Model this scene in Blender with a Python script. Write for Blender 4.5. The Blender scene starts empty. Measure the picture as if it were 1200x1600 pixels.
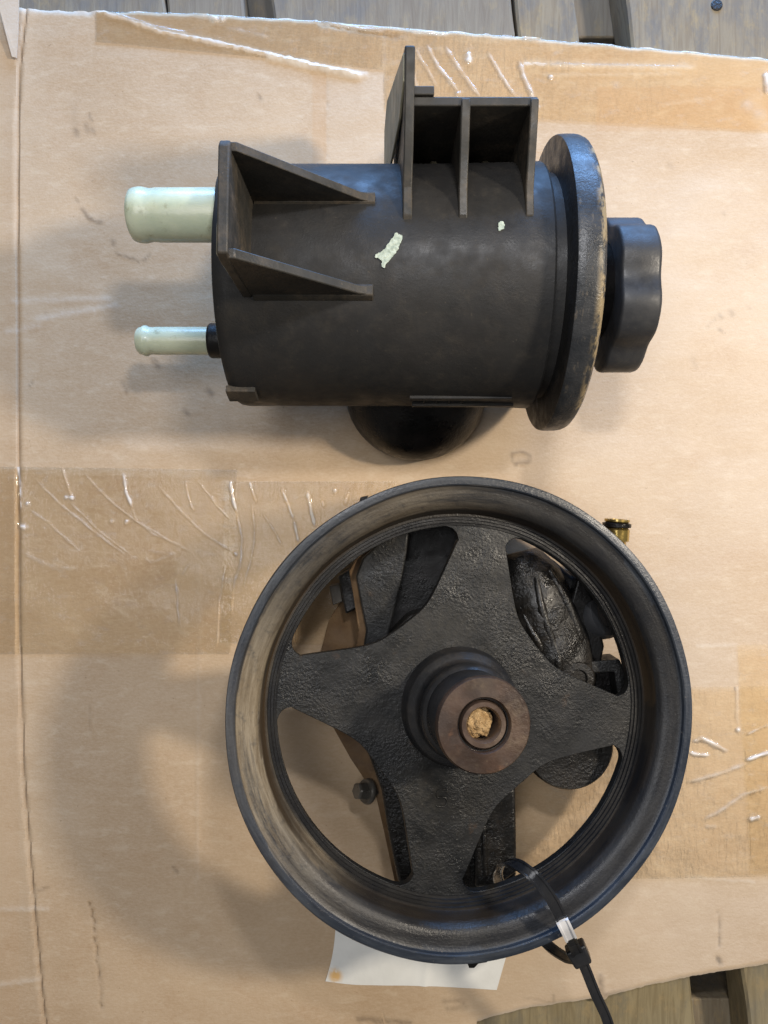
import bpy, bmesh, math, random
from mathutils import Vector, Matrix, noise
random.seed(7)
# ------------------------------------------------------------------ camera, world, lamps, exposure
S = 0.00025                 # one build unit in metres (a 1:1 pixel of the photo on the board)
H = 1164.0                  # camera height above the board in build units
sc = bpy.context.scene
col = sc.collection
cd = bpy.data.cameras.new("camera"); cam = bpy.data.objects.new("camera", cd); col.objects.link(cam)
cam.location = (0, 0, H * S); cd.sensor_fit = 'VERTICAL'; cd.sensor_height = 36; cd.sensor_width = 27
cd.lens = 36 * H / 1600; cd.clip_start = 0.005; cd.clip_end = 50
sc.camera = cam
w = bpy.data.worlds.new("World"); sc.world = w; w.use_nodes = True
w.node_tree.nodes["Background"].inputs[0].default_value = (1.0, 0.95, 0.90, 1)
w.node_tree.nodes["Background"].inputs[1].default_value = 0.19
sc.view_settings.view_transform = 'Standard'; sc.view_settings.look = 'None'
sc.view_settings.exposure = 0; sc.view_settings.gamma = 1
def area(name, loc, size, size_y, power, color, target=(0, 0, 60)):
    l = bpy.data.lights.new(name, 'AREA'); l.shape = 'RECTANGLE'
    l.size = size * S; l.size_y = size_y * S; l.energy = power; l.color = color
    o = bpy.data.objects.new(name, l); col.objects.link(o)
    o.location = Vector(loc) * S
    d = Vector(target) - Vector(loc); o.rotation_euler = d.to_track_quat('-Z', 'Y').to_euler()
    return o
area("workshop_lamp", (1435, 320, 1500), 170, 170, 2.1, (1.0, 0.89, 0.74))
area("overhead_fill", (-650, 350, 3300), 1700, 1200, 1.9, (0.96, 0.97, 1.0))  # added soft fill from overhead, not an actual fitting
area("ceiling_lamp", (170, 560, 1330), 120, 70, 0.42, (0.97, 0.97, 1.0))
area("doorway_daylight", (350, 2700, 520), 2600, 760, 11.0, (0.24, 0.50, 1.0))

# ------------------------------------------------------------------ helpers
def P(px, py, z=0.0):
    k = (H - z) / H
    return Vector(((px - 600) * k, (800 - py) * k, z))
def lin(c):
    return tuple((v / 12.92 if v <= .04045 else ((v + .055) / 1.055) ** 2.4) for v in c)
def empty(name, loc, label, cat, group=None):
    o = bpy.data.objects.new(name, None); col.objects.link(o); o.location = Vector(loc) * S
    o.empty_display_size = 0.01
    o['label'] = label; o['category'] = cat
    if group: o['group'] = group
    return o
def off(parent):
    v = Vector((0, 0, 0)); p = parent
    while p is not None:
        v += p.location; p = p.parent
    return v
def obj(name, verts, faces, mat, parent=None, smooth=35, bevel=0, seg=2, label=None, weld=False, origin=None):
    me = bpy.data.meshes.new(name)
    base = Vector(origin) * S if origin is not None else Vector((0, 0, 0))
    po = off(parent) if parent is not None else Vector((0, 0, 0))
    if origin is None: base = po
    me.from_pydata([Vector(v) * S - base for v in verts], [], faces)
    bm = bmesh.new(); bm.from_mesh(me)
    if weld: bmesh.ops.remove_doubles(bm, verts=bm.verts, dist=0.02 * S)
    bmesh.ops.recalc_face_normals(bm, faces=bm.faces)
    bm.to_mesh(me); bm.free()
    me.materials.append(mat)
    if smooth:
        me.shade_smooth(); me.set_sharp_from_angle(angle=math.radians(smooth))
    o = bpy.data.objects.new(name, me); col.objects.link(o)
    if parent is not None: o.parent = parent
    o.location = base - po
    if bevel:
        m = o.modifiers.new("bevel", 'BEVEL'); m.width = bevel * S; m.segments = seg; m.limit_method = 'ANGLE'
        m.angle_limit = math.radians(30)
    if label: o['label'] = label
    return o
def prism(poly, ax, lo, hi):
    """extrude a 2-D polygon along axis ax ('x','y','z')"""
    def mk(a, b, h):
        return {'x': (h, a, b), 'y': (a, h, b), 'z': (a, b, h)}[ax]
    n = len(poly)
    v = [mk(a, b, lo) for a, b in poly] + [mk(a, b, hi) for a, b in poly]
    f = [tuple(range(n)), tuple(range(2 * n - 1, n - 1, -1))]
    f += [(i, (i + 1) % n, n + (i + 1) % n, n + i) for i in range(n)]
    return v, f
def join(*parts):
    V, F = [], []
    for v, f in parts:
        b = len(V); V += list(v); F += [tuple(i + b for i in q) for q in f]
    return V, F
def frame(axis):
    n = Vector(axis).normalized()
    u = Vector((1, 0, 0)) - n * n.x
    if u.length < .1: u = Vector((0, 1, 0)) - n * n.y
    u.normalize(); return u, n.cross(u), n
def lathe(prof, c, axis, seg=96, rf=None, closed=False):
    u, v, n = frame(axis); c = Vector(c); V = []; F = []
    for j, (r, h) in enumerate(prof):
        for i in range(seg):
            a = 2 * math.pi * i / seg
            rr = rf(a, r, h) if rf else r
            V.append(c + n * h + (u * math.cos(a) + v * math.sin(a)) * rr)
    m = len(prof)
    for j in range(m if closed else m - 1):
        j2 = (j + 1) % m
        for i in range(seg):
            F.append((j * seg + i, j * seg + (i + 1) % seg, j2 * seg + (i + 1) % seg, j2 * seg + i))
    if not closed:
        if prof[0][0] > .01: F.append(tuple(range(seg)))
        if prof[-1][0] > .01: F.append(tuple((m - 1) * seg + i for i in range(seg)))
    return V, F
def sweep(pts, rad, seg=12, sub=6):
    """round tube through points; rad number or list"""
    pts = [Vector(p) for p in pts]
    if not hasattr(rad, '__len__'): rad = [rad] * len(pts)
    Q, R = [], []
    for i in range(len(pts) - 1):
        p0 = pts[max(i - 1, 0)]; p1 = pts[i]; p2 = pts[i + 1]; p3 = pts[min(i + 2, len(pts) - 1)]
        for k in range(sub):
            t = k / sub
            Q.append(.5 * ((2 * p1) + (p2 - p0) * t + (2 * p0 - 5 * p1 + 4 * p2 - p3) * t * t + (3 * p1 - p0 - 3 * p2 + p3) * t ** 3))
            R.append(rad[i] * (1 - t) + rad[i + 1] * t)
    Q.append(pts[-1]); R.append(rad[-1])
    V = []; F = []; ref = None
    for i, q in enumerate(Q):
        t = (Q[min(i + 1, len(Q) - 1)] - Q[max(i - 1, 0)]).normalized()
        if ref is None: ref = t.orthogonal()
        a = (ref - t * ref.dot(t)).normalized(); ref = a; b = t.cross(a)
        for k in range(seg):
            an = 2 * math.pi * k / seg
            V.append(q + (a * math.cos(an) + b * math.sin(an)) * R[i])
    for i in range(len(Q) - 1):
        for k in range(seg):
            F.append((i * seg + k, i * seg + (k + 1) % seg, (i + 1) * seg + (k + 1) % seg, (i + 1) * seg + k))
    F.append(tuple(range(seg))); F.append(tuple((len(Q) - 1) * seg + k for k in range(seg)))
    return V, F
def ribbon(pts, wdir, width, thick, sub=8):
    pts = [Vector(p) for p in pts]; Q = []
    for i in range(len(pts) - 1):
        p0 = pts[max(i - 1, 0)]; p1 = pts[i]; p2 = pts[i + 1]; p3 = pts[min(i + 2, len(pts) - 1)]
        for k in range(sub):
            t = k / sub
            Q.append(.5 * ((2 * p1) + (p2 - p0) * t + (2 * p0 - 5 * p1 + 4 * p2 - p3) * t * t + (3 * p1 - p0 - 3 * p2 + p3) * t ** 3))
    Q.append(pts[-1]); V = []; F = []; W0 = Vector(wdir).normalized()
    prof = [(-.5, -.5), (-.32, -.5), (-.28, -.25), (.28, -.25), (.32, -.5), (.5, -.5), (.5, .35), (.4, .5), (.3, .5), (.24, .2), (-.24, .2), (-.3, .5), (-.4, .5), (-.5, .35)]
    for i, q in enumerate(Q):
        t = (Q[min(i + 1, len(Q) - 1)] - Q[max(i - 1, 0)]).normalized()
        wd = (W0 - t * W0.dot(t)).normalized(); n = t.cross(wd)
        for a, b in prof: V.append(q + wd * a * width + n * b * thick)
    m = len(prof)
    for i in range(len(Q) - 1):
        for k in range(m): F.append((i * m + k, i * m + (k + 1) % m, (i + 1) * m + (k + 1) % m, (i + 1) * m + k))
    F.append(tuple(range(m))); F.append(tuple((len(Q) - 1) * m + k for k in range(m)))
    return V, F
def arc(cx, cy, r, a0, a1, n):
    return [(cx + r * math.cos(math.radians(a0 + (a1 - a0) * i / n)), cy + r * math.sin(math.radians(a0 + (a1 - a0) * i / n))) for i in range(n + 1)]

# ------------------------------------------------------------------ materials
class N:
    def __init__(s, name):
        s.m = bpy.data.materials.new(name); s.m.use_nodes = True; s.t = s.m.node_tree
        s.t.nodes.clear(); s.out = s.t.nodes.new('ShaderNodeOutputMaterial')
        s.b = s.t.nodes.new('ShaderNodeBsdfPrincipled'); s.t.links.new(s.b.outputs[0], s.out.inputs[0])
        tc = s.t.nodes.new('ShaderNodeTexCoord'); mp = s.t.nodes.new('ShaderNodeVectorMath'); mp.operation = 'SCALE'
        mp.inputs[3].default_value = 1 / S; s.t.links.new(tc.outputs['Object'], mp.inputs[0]); s.co = mp.outputs[0]
    def L(s, a, b): s.t.links.new(a, b)
    def noise(s, size, detail=4, rough=.55, stretch=(1, 1, 1), dist=0, seed=0):
        mp = s.t.nodes.new('ShaderNodeMapping'); s.L(s.co, mp.inputs[0])
        mp.inputs['Scale'].default_value = [1 / (size * q) for q in stretch]
        mp.inputs['Location'].default_value = (seed * 3.7, seed * 1.3, seed * .7)
        n = s.t.nodes.new('ShaderNodeTexNoise'); n.inputs['Scale'].default_value = 1
        n.inputs['Detail'].default_value = detail; n.inputs['Roughness'].default_value = rough; n.inputs['Distortion'].default_value = dist
        s.L(mp.outputs[0], n.inputs['Vector']); return n.outputs[0]
    def ramp(s, fac, lo, hi, a=0., b=1.):
        r = s.t.nodes.new('ShaderNodeMapRange'); r.inputs[1].default_value = lo; r.inputs[2].default_value = hi
        r.inputs[3].default_value = a; r.inputs[4].default_value = b; r.interpolation_type = 'SMOOTHSTEP'
        s.L(fac, r.inputs[0]); return r.outputs[0]
    def mix(s, fac, a, b):
        m = s.t.nodes.new('ShaderNodeMix'); m.data_type = 'RGBA'
        for sock, v in ((m.inputs[0], fac), (m.inputs[6], a), (m.inputs[7], b)):
            if isinstance(v, (int, float)): sock.default_value = v
            elif isinstance(v, tuple): sock.default_value = (*v, 1) if len(v) == 3 else v
            else: s.L(v, sock)
        return m.outputs[2]
    def math(s, op, a, b=0.):
        m = s.t.nodes.new('ShaderNodeMath'); m.operation = op
        for i, v in enumerate((a, b)):
            if isinstance(v, (int, float)): m.inputs[i].default_value = v
            else: s.L(v, m.inputs[i])
        return m.outputs[0]
    def attr(s, name):
        a = s.t.nodes.new('ShaderNodeAttribute'); a.attribute_name = name; return a
    def bump(s, h, dist, strength=1, prev=None):
        b = s.t.nodes.new('ShaderNodeBump'); b.inputs['Distance'].default_value = dist * S; b.inputs['Strength'].default_value = strength
        s.L(h, b.inputs['Height'])
        if prev is not None: s.L(prev, b.inputs['Normal'])
        return b.outputs[0]
    def fin(s, color, rough, nrm=None, metal=0., spec=.5, coat=0):
        for k, v in (('Base Color', color), ('Roughness', rough), ('Metallic', metal)):
            if isinstance(v, (int, float)): s.b.inputs[k].default_value = v
            elif isinstance(v, tuple): s.b.inputs[k].default_value = (*v, 1)
            else: s.L(v, s.b.inputs[k])
        s.b.inputs['Specular IOR Level'].default_value = spec
        s.b.inputs['Coat Weight'].default_value = coat
        if nrm is not None: s.L(nrm, s.b.inputs['Normal'])
        return s.m

def dark_stuff(name, base, base2, dust, dust_amt, rough, grain=3., grain_h=.8, metal=0., spec=.5, dust_size=60, rust=None, rust_amt=.6):
    n = N(name)
    c = n.mix(n.ramp(n.noise(45, 5), .35, .65), base, base2)
    if rust: c = n.mix(n.ramp(n.noise(38, 6, .65, seed=5), rust_amt, rust_amt + .16), c, rust)
    dm = n.math('MULTIPLY', n.ramp(n.noise(dust_size, 6, .68, seed=2), .42, .75), n.ramp(n.noise(9, 4, .7, seed=9), .25, .7))
    dm = n.math('MULTIPLY', dm, dust_amt)
    c = n.mix(dm, c, dust)
    sp = n.math('MULTIPLY', n.ramp(n.noise(5, 2, .5, seed=4), .70, .78), .35)
    c = n.mix(sp, c, dust)
    r = n.math('ADD', n.ramp(n.noise(20, 5, seed=1), .3, .7, rough - .08, rough + .1), n.math('MULTIPLY', dm, .3))
    hm = n.math('MULTIPLY', n.noise(grain, 3, .6), n.ramp(n.noise(70, 4, .6, seed=31), .35, .68, .25, 1.1))
    b = n.bump(hm, grain_h, .8)
    b = n.bump(n.noise(24, 3, .5, seed=3), 1.3, .5, b)
    r = n.math('ADD', r, n.ramp(n.noise(110, 4, .6, seed=41), .35, .65, -.13, .10))
    return n.fin(c, r, b, metal, spec)

M = {}
M['plastic'] = dark_stuff('moulded_black_plastic', (.021, .0205, .020), (.024, .0225, .021), (.085, .07, .05), .22, .56, 3.0, .5, 0, .24, 22)
M['plastic_rib'] = dark_stuff('dusty_black_plastic', (.026, .025, .022), (.042, .038, .032), (.19, .14, .09), .50, .55, 3.2, .5, 0, .3)
M['pale_plate'] = dark_stuff('pale_olive_plastic', (.19, .175, .12), (.28, .25, .17), (.40, .35, .24), .6, .55, 3.2, .5)
M['knob'] = dark_stuff('satin_black_plastic', (.020, .021, .024), (.029, .030, .033), (.10, .09, .07), .25, .52, 2.2, .4, 0, .4)
M['black'] = dark_stuff('oily_black_plastic', (.004, .004, .004), (.008, .007, .007), (.04, .03, .02), .12, .42, 4, 1.2, 0, .25)
M['cast'] = dark_stuff('painted_cast_steel', (.007, .0075, .008), (.016, .016, .016), (.10, .085, .06), .20, .44, 3.8, 2.6, .0, .33, 90, (.05, .03, .018), .62)
M['iron'] = dark_stuff('oily_cast_iron', (.005, .005, .005), (.012, .011, .010), (.08, .06, .04), .22, .38, 4, 3.4, .0, .42, 60)
M['rust'] = dark_stuff('rusty_plate_steel', (.085, .045, .018), (.15, .085, .035), (.22, .15, .08), .6, .75, 5, 1.5)
M['bolt'] = dark_stuff('greyed_steel', (.07, .065, .06), (.13, .12, .105), (.2, .15, .1), .4, .42, 4, .6, .5)
M['brass'] = dark_stuff('tarnished_brass', (.52, .38, .12), (.38, .27, .10), (.15, .11, .06), .3, .28, 4, .4, .9)
M['hubface'] = dark_stuff('brown_oxidised_steel', (.040, .025, .018), (.075, .043, .028), (.17, .12, .07), .5, .48, 4, .7, .25, .5, 50, (.15, .07, .035), .60)
M['hubring'] = dark_stuff('bare_brown_steel', (.085, .055, .042), (.12, .08, .058), (.20, .15, .10), .4, .40, 4, .5, .45)
M['turned'] = dark_stuff('oily_turned_steel', (.010, .011, .013), (.018, .018, .019), (.08, .06, .04), .25, .34, 3, .5, .0, .6)
M['tie'] = dark_stuff('black_nylon', (.008, .009, .011), (.016, .017, .020), (.08, .07, .06), .2, .28, 5, .3)

def rim_mat():
    n = N('worn_pulley_rim')
    at = n.attr('band')
    sep = n.t.nodes.new('ShaderNodeSeparateColor'); n.L(at.outputs['Color'], sep.inputs[0])
    lip, dusty, side = sep.outputs[0], sep.outputs[1], sep.outputs[2]
    pv = n.attr('polar').outputs['Vector']; obj_co = n.co
    def streak(scale, detail=5, rough=.65, seed=0):        # noise that runs round the rim
        n.co = pv; q = n.noise(scale, detail, rough, (1, 1, 1), .2, seed); n.co = obj_co; return q
    c = n.mix(n.ramp(n.noise(40, 5), .35, .65), (.007, .007, .008), (.015, .014, .013))
    worn = n.mix(n.ramp(streak(1.6, 6, .7, 8), .35, .68), (.014, .019, .028), (.045, .052, .062))
    c = n.mix(n.math('MULTIPLY', lip, n.ramp(n.noise(55, 4, .6, seed=12), .22, .5, .55, 1.)), c, worn)
    du = n.mix(n.ramp(streak(1.1, 6, .75, 6), .3, .7), (.13, .095, .055), (.27, .22, .15))
    dm = n.math('MULTIPLY', dusty, n.ramp(streak(3.2, 6, .72, 3), .28, .52))
    dm = n.math('MULTIPLY', dm, n.ramp(n.noise(16, 5, .7, seed=33), .25, .5, .35, 1.))
    c = n.mix(dm, c, du)
    br = n.math('MULTIPLY', side, n.ramp(streak(3, 5, .6, 15), .30, .6))
    c = n.mix(br, c, (.050, .033, .018))
    chip = n.math('MULTIPLY', lip, n.ramp(n.noise(7, 4, .7, seed=51), .66, .70))
    c = n.mix(n.math('MULTIPLY', chip, .6), c, (.16, .14, .12))
    r = n.ramp(streak(1.5, 4, .6, 2), .3, .7, .28, .46)
    r = n.math('ADD', r, n.math('MULTIPLY', dm, .35))
    b = n.bump(n.noise(4, 3, .6), .7, .6); b = n.bump(streak(.5, 4, .7, 5), .6, .5, b)
    return n.fin(c, r, b, 0., .36)
M['rim'] = rim_mat()

def flange_mat():
    n = N('black_plastic_dirty_edge')
    sx = n.t.nodes.new('ShaderNodeSeparateXYZ'); n.L(n.co, sx.inputs[0])
    c = n.mix(n.ramp(n.noise(30, 5), .35, .65), (.016, .018, .021), (.030, .031, .033))
    edge = n.ramp(sx.outputs[0], 226, 237)
    dirt = n.math('MULTIPLY', edge, n.ramp(n.noise(34, 6, .7, (.4, 1, 1), 0, 6), .46, .58))
    c = n.mix(n.math('MULTIPLY', dirt, .85), c, (.30, .225, .12))
    d2 = n.math('MULTIPLY', n.ramp(n.noise(14, 5, .7, (.3, 1, 1), 0, 16), .56, .68), .35); c = n.mix(d2, c, (.15, .12, .085))
    back = n.ramp(sx.outputs[0], 207.5, 206.5); c = n.mix(n.math('MULTIPLY', back, .75), c, (.007, .006, .005))  # left face darkened in colour to imitate its shade
    b = n.bump(n.noise(3, 3, .6), .7, .7); b = n.bump(n.noise(22, 4, .6, seed=3), 2.2, .5, b)
    return n.fin(c, n.ramp(n.noise(18, 4, seed=2), .3, .7, .34, .55), b, 0, .4)
M['flange'] = flange_mat()
def nylon():
    n = N('pale_green_nylon')
    c = n.mix(n.ramp(n.noise(40, 4), .35, .65), (.47, .52, .38), (.56, .59, .43))
    c = n.mix(n.math('MULTIPLY', n.ramp(n.noise(16, 6, .7, seed=4), .56, .72), .5), c, (.22, .20, .10))
    b = n.bump(n.noise(8, 3, .6), .6, .5)
    m = n.fin(c, .27, b, 0, .55); n.b.inputs['Subsurface Weight'].default_value = .25
    n.b.inputs['Subsurface Scale'].default_value = .002; n.b.inputs['Subsurface Radius'].default_value = (1, 1, .7)
    return m
M['nylon'] = nylon()
def paint():
    n = N('pale_paint'); c = n.mix(n.ramp(n.noise(5, 3), .3, .7), (.26, .31, .24), (.46, .51, .41))
    return n.fin(c, .6, n.bump(n.noise(3, 3), 1.2, .8))
M['paint'] = paint()
def clay():
    n = N('dried_tan_mud'); c = n.mix(n.ramp(n.noise(9, 5, .7), .3, .7), (.30, .18, .075), (.50, .34, .17))
    return n.fin(c, .9, n.bump(n.noise(4, 5, .7), 3, 1.), 0, .2)
M['clay'] = clay()
def paper():
    n = N('glossy_label_paper')
    a = n.attr('stain'); c = n.mix(n.ramp(n.noise(60, 4), .3, .7), (.78, .78, .74), (.86, .86, .82))
    c = n.mix(n.math('MULTIPLY', a.outputs['Fac'], n.ramp(n.noise(10, 4), .25, .5)), c, (.80, .50, .20))
    return n.fin(c, .45, n.bump(n.noise(22, 3), 1.2, .5))
M['paper'] = paper()
def cardboard():
    n = N('brown_kraft_cardboard')
    big = n.ramp(n.noise(260, 3, .5, seed=2), .35, .65)
    c = n.mix(big, (.46, .322, .195), (.53, .388, .248))
    st = n.noise(17, 5, .62, (1.9, .8, 1), .3, 6)                    # flutes telegraphing through the liner
    c = n.mix(n.math('MULTIPLY', n.ramp(st, .50, .72), .36), c, (.64, .52, .37))
    bl = n.noise(85, 7, .68, (1.3, .9, 1), .4, 11)
    c = n.mix(n.math('MULTIPLY', n.ramp(bl, .52, .75), .45), c, (.41, .255, .135))
    fi = n.noise(3.2, 4, .8, (2.2, .9, 1), 0, 3)
    c = n.mix(n.math('MULTIPLY', n.ramp(fi, .35, .65), .30), c, (.66, .52, .37))
    sp = n.ramp(n.noise(6, 2, .5, seed=21), .745, .78)
    c = n.mix(n.math('MULTIPLY', sp, .45), c, (.22, .13, .07))
    a = n.attr('mark'); sep = n.t.nodes.new('ShaderNodeSeparateColor'); n.L(a.outputs['Color'], sep.inputs[0])
    c = n.mix(sep.outputs[0], c, (.14, .095, .06))      # grease and dirt, plus shade painted into creases
    c = n.mix(sep.outputs[1], c, (.68, .60, .50))       # scuffed, pale torn liner; also the paler right side
    c = n.mix(sep.outputs[2], c, (.50, .30, .15))       # tape glue tint
    b = n.bump(n.noise(24, 3, .5, (2.0, .7, 1), 0, 6), 1.0, .5)
    b = n.bump(n.noise(3.5, 3, .6), .5, .6, b)
    b = n.bump(n.noise(120, 2, .5, seed=4), 6, .5, b)
    return n.fin(c, .72, b, 0, .3)
M['card'] = cardboard()
def tape():
    n = N('clear_packing_tape')
    tr = n.t.nodes.new('ShaderNodeBsdfTransparent'); tr.inputs[0].default_value = (1.0, .988, .945, 1)
    gl = n.t.nodes.new('ShaderNodeBsdfGlossy'); gl.inputs['Roughness'].default_value = .07
    fr = n.t.nodes.new('ShaderNodeFresnel'); fr.inputs[0].default_value = 1.42
    b = n.bump(n.noise(60, 3, .5, seed=4), 5, .5); b = n.bump(n.noise(10, 3, .6, (.5, 2.2, 1), .8, 14), 1.4, .5, b)
    n.L(b, gl.inputs['Normal']); n.L(b, fr.inputs['Normal'])
    di = n.t.nodes.new('ShaderNodeBsdfDiffuse'); di.inputs[0].default_value = (.86, .80, .72, 1)
    a = n.attr('air_glint')  # whitens the wrinkles: trapped air plus painted glints
    bub = n.math('MULTIPLY', n.ramp(n.noise(16, 6, .7, (2, 1, 1), 0, 3), .52, .75), .13)
    w1 = n.math('MINIMUM', n.math('ADD', n.math('MULTIPLY', a.outputs['Fac'], .55), bub), .7)
    m1 = n.t.nodes.new('ShaderNodeMixShader'); n.L(w1, m1.inputs[0]); n.L(tr.outputs[0], m1.inputs[1]); n.L(di.outputs[0], m1.inputs[2])
    m2 = n.t.nodes.new('ShaderNodeMixShader')
    n.L(n.math('MULTIPLY', fr.outputs[0], .7), m2.inputs[0]); n.L(m1.outputs[0], m2.inputs[1]); n.L(gl.outputs[0], m2.inputs[2])
    n.L(m2.outputs[0], n.out.inputs[0]); n.t.nodes.remove(n.b)
    return n.m
M['tape'] = tape()
def wood(nm, c1, c2, blot):
    n = N(nm)
    oi = n.t.nodes.new('ShaderNodeObjectInfo')
    g = n.noise(13, 6, .6, (.8, 9, 1), 1.2, 2)
    c = n.mix(n.ramp(g, .3, .7), c1, c2)
    c = n.mix(n.math('MULTIPLY', n.ramp(n.noise(70, 6, .7, (.8, 1.5, 1), 0, 7), .46, .66), .6), c, blot)
    c = n.mix(n.math('MULTIPLY', n.ramp(n.noise(26, 5, .7, (1, 1.6, 1), 0, 17), .52, .7), .55), c, (.34, .25, .12))
    c = n.mix(n.ramp(oi.outputs['Random'], 0, 1, 0, .35), c, (.17, .16, .15))
    b = n.bump(g, 2, .6)
    return n.fin(c, .8, b, 0, .25)
M['wood'] = wood('weathered_grey_plank_wood', (.20, .155, .10), (.265, .22, .15), (.13, .13, .13))
M['wood_tan'] = wood('mottled_tan_plank_wood', (.20, .155, .08), (.29, .235, .13), (.15, .135, .10))
def floor_m():
    n = N('dark_dusty_floor'); c = n.mix(n.ramp(n.noise(300, 5), .3, .7), (.04, .035, .03), (.07, .06, .05))
    return n.fin(c, .9)
M['floor'] = floor_m()
def flat(name, c, r): return N(name).fin(c, r)
M['white'] = flat('white_printed_nylon', (.72, .72, .74), .4)

# ------------------------------------------------------------------ ground and pallet planks
v, f = prism([(-9000, -9000), (9000, -9000), (9000, 9000), (-9000, 9000)], 'z', -470, -420)
fl = obj('floor', v, f, M['floor'], smooth=0); fl['kind'] = 'structure'
pal = empty('plank_deck', (0, 0, -420), 'weathered grey and tan wooden planks with dark gaps lying under the cardboard', 'planks')
sl = .119
def edge_x(px50, y):   # plank edge through pixel px50 on image row 50, boards lean slightly
    return (px50 - 600) + sl * (750 - y)
for a, b, yT, yB, wm in ((-330, -60, 1300, -1300, 'wood'), (-55, 262, 1300, -1300, 'wood'), (266, 384, 1300, -1300, 'wood'), (430, 806, 1300, 240, 'wood'), (811, 903, 1300, 240, 'wood'),
                 (430, 903, 236, -1300, 'wood_tan'), (985, 1290, 1300, 240, 'wood'), (985, 1290, 236, -1300, 'wood_tan'), (1296, 1560, 1300, -1300, 'wood')):
    V = []; F = []; ny = 60
    for j in range(ny + 1):
        y = yT - (yT - yB) * j / ny
        ja = noise.noise(Vector((a * .1, y * .01, 3))) * 3; jb = noise.noise(Vector((b * .1, y * .01, 8))) * 3
        xa, xb = edge_x(a, y) + ja, edge_x(b, y) + jb
        dz = -1.5 + noise.noise(Vector((a * .2, y * .004, 1))) * 1.
        V += [(xa, y, -72), (xa, y, -5), (xa + 4, y, dz), (xb - 4, y, dz), (xb, y, -5), (xb, y, -72)]
    for j in range(ny):
        for k in range(6): F.append((j * 6 + k, j * 6 + (k + 1) % 6, j * 6 + 6 + (k + 1) % 6, j * 6 + 6 + k))
    F += [tuple(range(6)), tuple(ny * 6 + k for k in range(6))]
    obj('plank', V, F, M[wm], pal, 30)
for y in (880, -900):
    v, f = prism([(-1200, y - 90), (1200, y - 90), (1200, y + 90), (-1200, y + 90)], 'z', -420, -76)
    obj('bearer', v, f, M['wood'], pal, 30, bevel=3)
k = P(1120, 8, -1)
v, f = lathe([(9, -6), (9, .4), (7.5, 1.6), (0.01, 2.0)], k, (0, 0, 1), 24)
obj('hole_disc', v, f, M['iron'], pal, 35, label='dark disc standing in for a hole in the plank')  # raised dark disc drawn in place of a hole

# ------------------------------------------------------------------ cardboard sheet
def pl(tab, x):
    if x <= tab[0][0]: return tab[0][1]
    for (x0, y0), (x1, y1) in zip(tab, tab[1:]):
        if x <= x1: return y0 + (y1 - y0) * (x - x0) / (x1 - x0)
    return tab[-1][1]
TOP = [(-170, -3), (0, 5), (42, 12), (150, 16), (300, 19), (520, 33), (760, 52), (900, 65), (1060, 78), (1200, 91), (1370, 106)]
BOT = [(-170, 1700), (640, 1625), (745, 1596), (830, 1576), (930, 1562), (960, 1554), (1080, 1528), (1200, 1508), (1370, 1480)]
def segd(px, py, pts):
    best = 1e9; tt = 0; L = len(pts) - 1
    for i in range(L):
        ax, ay = pts[i]; bx, by = pts[i + 1]
        dx, dy = bx - ax, by - ay; q = dx * dx + dy * dy
        t = 0 if q == 0 else max(0, min(1, ((px - ax) * dx + (py - ay) * dy) / q))
        d = math.hypot(px - ax - dx * t, py - ay - dy * t)
        if d < best: best = d; tt = (i + t) / L
    return best, tt
CREASE = [(40, 14), (30, 100), (27, 200), (29, 480), (29, 700), (30, 1000), (36, 1200), (45, 1320), (55, 1440), (64, 1540), (72, 1610)]
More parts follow.
